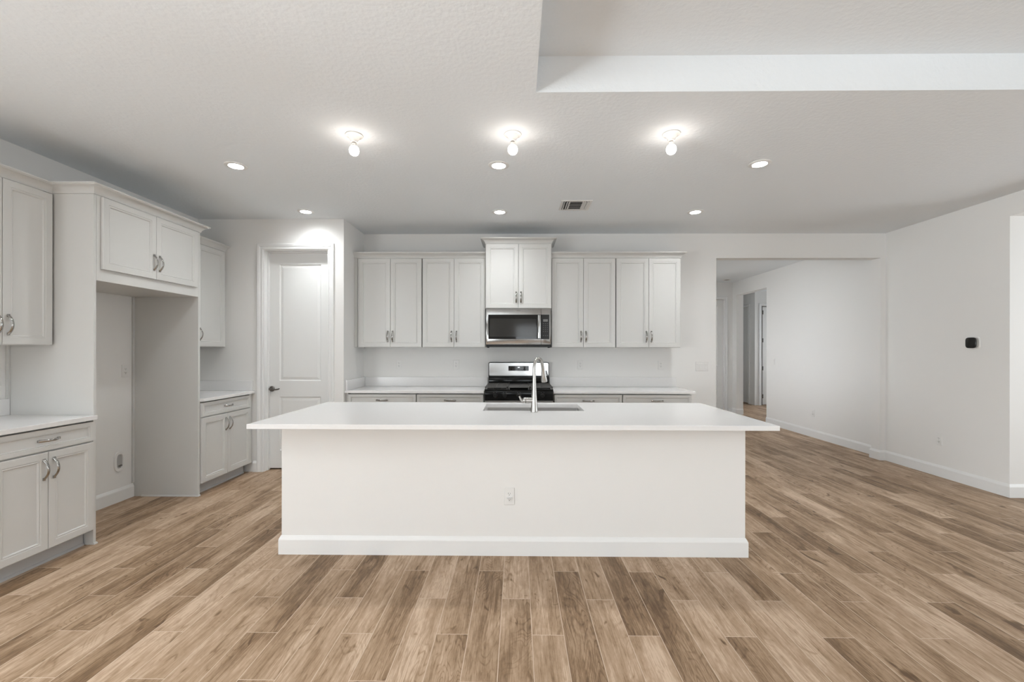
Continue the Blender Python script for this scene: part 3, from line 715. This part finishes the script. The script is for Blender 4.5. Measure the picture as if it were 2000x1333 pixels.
# ------------------------------------------------------------------ electrical plates
def outlet(label, loc, rz, decor=True):
    t = thing('wall_outlet', label, 'outlet', loc, rz, 'white wall outlets')
    m_ = MB(); m_.panel(-0.035, 0.035, -0.0575, 0.0575, -0.0055, [(0, 0.003), (0.003, 0), (0.004, 0)], back=-0.0004); m_.build('plate', PLATE, t)
    MB().box(-0.0165, 0.0165, -0.033, 0.033, -0.0075, -0.0056, 0.0006).build('receptacle', PLATE, t)
    s = MB()
    for z in (0.018, -0.018):
        s.box(-0.0075, -0.0055, -0.0081, -0.0074, z-0.001, z+0.008).box(0.0050, 0.0070, -0.0081, -0.0074, z-0.001, z+0.006)
        s.lathe([(0.0024, -0.0081), (0.0024, -0.0074)], (0, 0, z-0.0075), 'Y', 10)
    s.build('slots', SLOT, t)
    return t
def switch(label, loc, rz, n):
    t = thing('light_switch', label, 'switch', loc, rz)
    wdt = 0.035+0.023*(n-1)
    m_ = MB(); m_.panel(-wdt, wdt, -0.0575, 0.0575, -0.0055, [(0, 0.003), (0.003, 0), (0.004, 0)], back=-0.0004); m_.build('plate', PLATE, t)
    for k in range(n):
        x = (k-(n-1)/2)*0.046
        r = MB(); r.faces([(x-0.0165, -0.0056, -0.033), (x+0.0165, -0.0056, -0.033), (x+0.0165, -0.0056, 0.033), (x-0.0165, -0.0056, 0.033),
                           (x-0.0155, -0.0080, -0.032), (x+0.0155, -0.0080, -0.032), (x+0.0155, -0.0105, 0.032), (x-0.0155, -0.0105, 0.032)],
                          [(0, 1, 5, 4), (1, 2, 6, 5), (2, 3, 7, 6), (3, 0, 4, 7), (4, 5, 6, 7), (3, 2, 1, 0)]).build('rocker', PLATE, t)
    return t
e = 0.0
outlet('white outlet in the front of the island base', (-0.052, 2.96-e, 0.395), 0)
for x, lb in ((-1.501, 'outlet above the back worktop nearest the pantry corner'), (-0.775, 'outlet on the back wall just left of the range'),
              (0.795, 'outlet on the back wall just right of the range'), (1.808, 'outlet under the rightmost wall cabinet of the back wall')):
    outlet('white ' + lb, (x, YB-e, 1.188), 0)
outlet('white outlet high on the wall inside the refrigerator space', (XL+e, 4.003, 1.178), LEFT)
outlet('white outlet at the left edge, above the near worktop', (XL+e, 3.000, 1.185), LEFT)
outlet('white outlet low on the right wall, below the thermostat', (XR-e, 4.876, 0.398), RIGHT)
outlet('white outlet low on the hall wall beyond the opening', (4.68-e, 7.03, 0.382), RIGHT)
switch('white three-gang rocker switch plate beside the hall opening', (2.326, YB, 1.172), 0, 3)
switch('white single rocker switch on the hall wall by the far doorway', (4.68, 8.10, 1.172), RIGHT, 1)

# ice maker supply box
ice = thing('water_supply_box', 'white oval recessed water supply box low in the refrigerator space', 'outlet box', (XL, 3.945, 0.363), LEFT)
def oval(w_, h_, y, n=32, p=2.8):
    o = []
    for k in range(n):
        a = 2*pi*k/n; c_, s_ = cos(a), sin(a)
        o.append((w_*math.copysign(abs(c_)**(2/p), c_), y, h_*math.copysign(abs(s_)**(2/p), s_)))
    return o
MB().loops([oval(0.056, 0.092, -0.0004), oval(0.056, 0.092, -0.006), oval(0.053, 0.089, -0.010), oval(0.033, 0.066, -0.010), oval(0.031, 0.064, -0.003), oval(0.031, 0.064, -0.0006)], cap0=False, cap1=True).build('box', PLATE, ice, True)
MB().loops([oval(0.029, 0.062, -0.0012), oval(0.029, 0.062, -0.0018)]).build('recess', mat('grey_plastic', (0.42, 0.41, 0.40), 0.5, noise=(9, 0.03)), ice)
v = MB(); v.tube([(-0.008, -0.002, -0.040), (-0.008, -0.014, -0.040), (-0.008, -0.016, -0.032)], 0.006, 10, up=(1, 0, 0)); v.lathe([(0.0075, -0.018), (0.0075, -0.010)], (0.006, 0, -0.036), 'Y', 12); v.build('valve', CHROME, ice, True)

# thermostat
th = thing('thermostat', 'black rounded-square thermostat with white back plate on the right wall', 'thermostat', (XR, 4.512, 1.455), RIGHT)
MB().loops([oval(0.062, 0.062, -0.0004, p=4), oval(0.062, 0.062, -0.003, p=4), oval(0.060, 0.060, -0.005, p=4)]).build('back_plate', PLATE, th, True)
MB().loops([oval(0.048, 0.050, -0.0052, p=4), oval(0.050, 0.052, -0.008, p=4), oval(0.050, 0.052, -0.026, p=4)]).build('base_ring', BRUSH, th, True)
MB().loops([oval(0.050, 0.052, -0.0262, p=4), oval(0.053, 0.054, -0.029, p=4), oval(0.053, 0.054, -0.036, p=4), oval(0.048, 0.050, -0.040, p=4)]).build('face', BMATT, th, True)

# ------------------------------------------------------------------ ceiling fixtures
ZC = C
def can(label, x, y, lit=True, r=0.053, lens=None):
    t = thing('recessed_light', label, 'ceiling light', (x, y, ZC), 0, 'round recessed ceiling lights')
    MB().lathe([(r+0.030, -0.0004), (r+0.030, -0.003), (r+0.024, -0.007), (r+0.002, -0.008), (r, -0.006), (r, -0.003)], cap0=False, cap1=False, n=40).build('trim_ring', PLATE, t, True)
    if lit: MB().lathe([(r-0.0005, -0.0028), (r*0.9, -0.0045), (r*0.5, -0.0062), (0.001, -0.0066)], n=40).build('lens', lens or LENS, t, True)
    else: MB().lathe([(r-0.0005, -0.0028), (r*0.3, -0.0030)], n=40).build('baffle', OFFL, t, True)
    return t
c0 = can('lit recessed ceiling light at the left, front row of three', -2.246, 3.49)
for x, y, lb in ((-0.150, 3.50, 'lit recessed ceiling light in the middle of the front row, just behind the centre bulb'),
                 (1.903, 3.49, 'lit recessed ceiling light at the right, front row of three'),
                 (-2.248, 4.655, 'lit recessed ceiling light above the pantry door'),
                 (-0.190, 4.685, 'lit recessed ceiling light in front of the tall cabinet, left of the air vent'),
                 (1.886, 4.700, 'lit recessed ceiling light at the right of the back row, beyond the air vent')):
    dup(c0, (x, y, ZC), 0, lb)
cB = can('added unseen recessed fill light behind the camera on the left', -2.3, -0.4, lens=LENS_FILL_B)  # this lamp and its copies are unseen, added as fill light
for x, y, lb in ((-2.3, -3.4, 'added unseen recessed fill light at the left of the living room'), (2.2, -4.6, 'added unseen recessed fill light near the sliding door'),
                 (-1.2, -5.6, 'added unseen recessed fill light near the rear window'), (-0.6, -1.6, 'added unseen recessed fill light in the middle behind the camera'), (-3.0, 0.9, 'added unseen recessed fill light over the left of the floor before the camera'), (-0.6, -3.4, 'added unseen recessed fill light in the middle of the living room'), (-1.4, 0.5, 'added unseen recessed fill light right above the camera')):
    dup(cB, (x, y, ZC), 0, lb)
cH = can('added unseen recessed fill light in the middle of the hall', 2.95, 8.2, lens=LENS_FILL_H)  # unseen lamp and copies added to brighten hall, far and side rooms
for x, y, lb in ((2.75, 6.6, 'added unseen recessed fill light at the kitchen end of the hall'), (3.3, 9.1, 'added unseen recessed fill light in the hall before the far door'),
                 (6.6, 9.7, 'added unseen recessed fill light in the far room'), (7.2, 10.3, 'added unseen recessed fill light in the far room by its door'), (5.85, 2.6, 'added unseen recessed fill light in the side room')):
    dup(cH, (x, y, ZC), 0, lb)
can('unlit recessed ceiling light at the far end of the hall', 4.367, 9.25, False, 0.055)

lh = thing('bulb_lampholder', 'lit bare bulb in a white ceiling lampholder, leftmost of three over the island', 'ceiling lamp', (-1.117, 3.0, ZC), 0, 'bare bulbs over the island')
MB().lathe([(0.058, -0.0004), (0.060, -0.003), (0.058, -0.007), (0.048, -0.010), (0.040, -0.016), (0.030, -0.030), (0.024, -0.040), (0.0235, -0.052), (0.021, -0.053), (0.020, -0.048)], n=36, cap1=True).build('base', PORC, lh, True)
MB().lathe([(0.0145, -0.0535), (0.0145, -0.058)], n=24).build('screw_shell', CHROME, lh, True)
MB().lathe([(0.0150, -0.0582), (0.0165, -0.066), (0.0195, -0.076), (0.0215, -0.080)], n=28).build('bulb_neck', PORC, lh, True)
MB().lathe([(0.0215, -0.0802), (0.0280, -0.086), (0.0320, -0.096), (0.0332, -0.106), (0.0318, -0.117), (0.0270, -0.128), (0.0190, -0.1355), (0.0095, -0.139), (0.001, -0.1395)], n=32).build('bulb', BULB, lh, True)
s = MB()
for a in (0.9, 0.9+pi): s.lathe([(0.004, -0.0165), (0.0035, -0.0155)], (0.043*cos(a), 0.043*sin(a), 0.004), n=10)
s.build('screw', GREYP, lh, True)
dup(lh, (-0.033, 2.995, ZC), R(70), 'lit bare bulb in a white ceiling lampholder, centre one of three over the island')
dup(lh, (1.041, 3.0, ZC), R(-20), 'lit bare bulb in a white ceiling lampholder, rightmost of three over the island')

# air vent
vt = thing('ceiling_vent', 'white square three-way air vent in the kitchen ceiling', 'vent', (0.583, 4.473, ZC))
hf = 0.153; f = MB()
for a in (0, 1):
    f.box(-hf, hf, -hf if a == 0 else hf-0.026, -hf+0.026 if a == 0 else hf, -0.007, -0.0004, 0.0015)
    f.box(-hf if a == 0 else hf-0.026, -hf+0.026 if a == 0 else hf, -hf+0.026, hf-0.026, -0.007, -0.0004, 0.0015)
f.build('frame', PLATE, vt)
MB().box(-hf+0.026, hf-0.026, -hf+0.026, hf-0.026, -0.0012, -0.0004).build('duct_opening', DUCT, vt)
def slat(cx, cy, L, along, tilt):
    m_ = MB(); c_, s_ = cos(tilt)*0.010, sin(tilt)*0.010
    zc = -0.0085
    q = []
    for sgn in (-1, 1):
        for e_ in (-1, 1):
            for tt in (-0.0006, 0.0006):
                if along == 'x': q.append((cx+e_*L/2, cy+sgn*c_, zc+sgn*s_+tt))
                else: q.append((cx+sgn*c_, cy+e_*L/2, zc+sgn*s_+tt))
    m_.faces(q, [(0, 1, 3, 2), (4, 6, 7, 5), (0, 4, 5, 1), (2, 3, 7, 6), (0, 2, 6, 4), (1, 5, 7, 3)])
    return m_.build('slat', PLATE, vt)
for x in (-0.116, -0.090, -0.070): slat(x, 0, 0.25, 'y', R(35))
for x in (0.070, 0.090, 0.116): slat(x, 0, 0.25, 'y', R(-20))
for y in (-0.115, -0.055, -0.005, 0.045, 0.095): slat(0, y, 0.124, 'x', R(12))
MB().box(-0.066, -0.063, -0.127, 0.127, -0.016, -0.002).box(0.063, 0.066, -0.127, 0.127, -0.016, -0.002).build('divider', PLATE, vt)
MB().box(-0.003, 0.003, 0.10, 0.127, -0.02, -0.012).build('damper_lever', PLATE, vt)
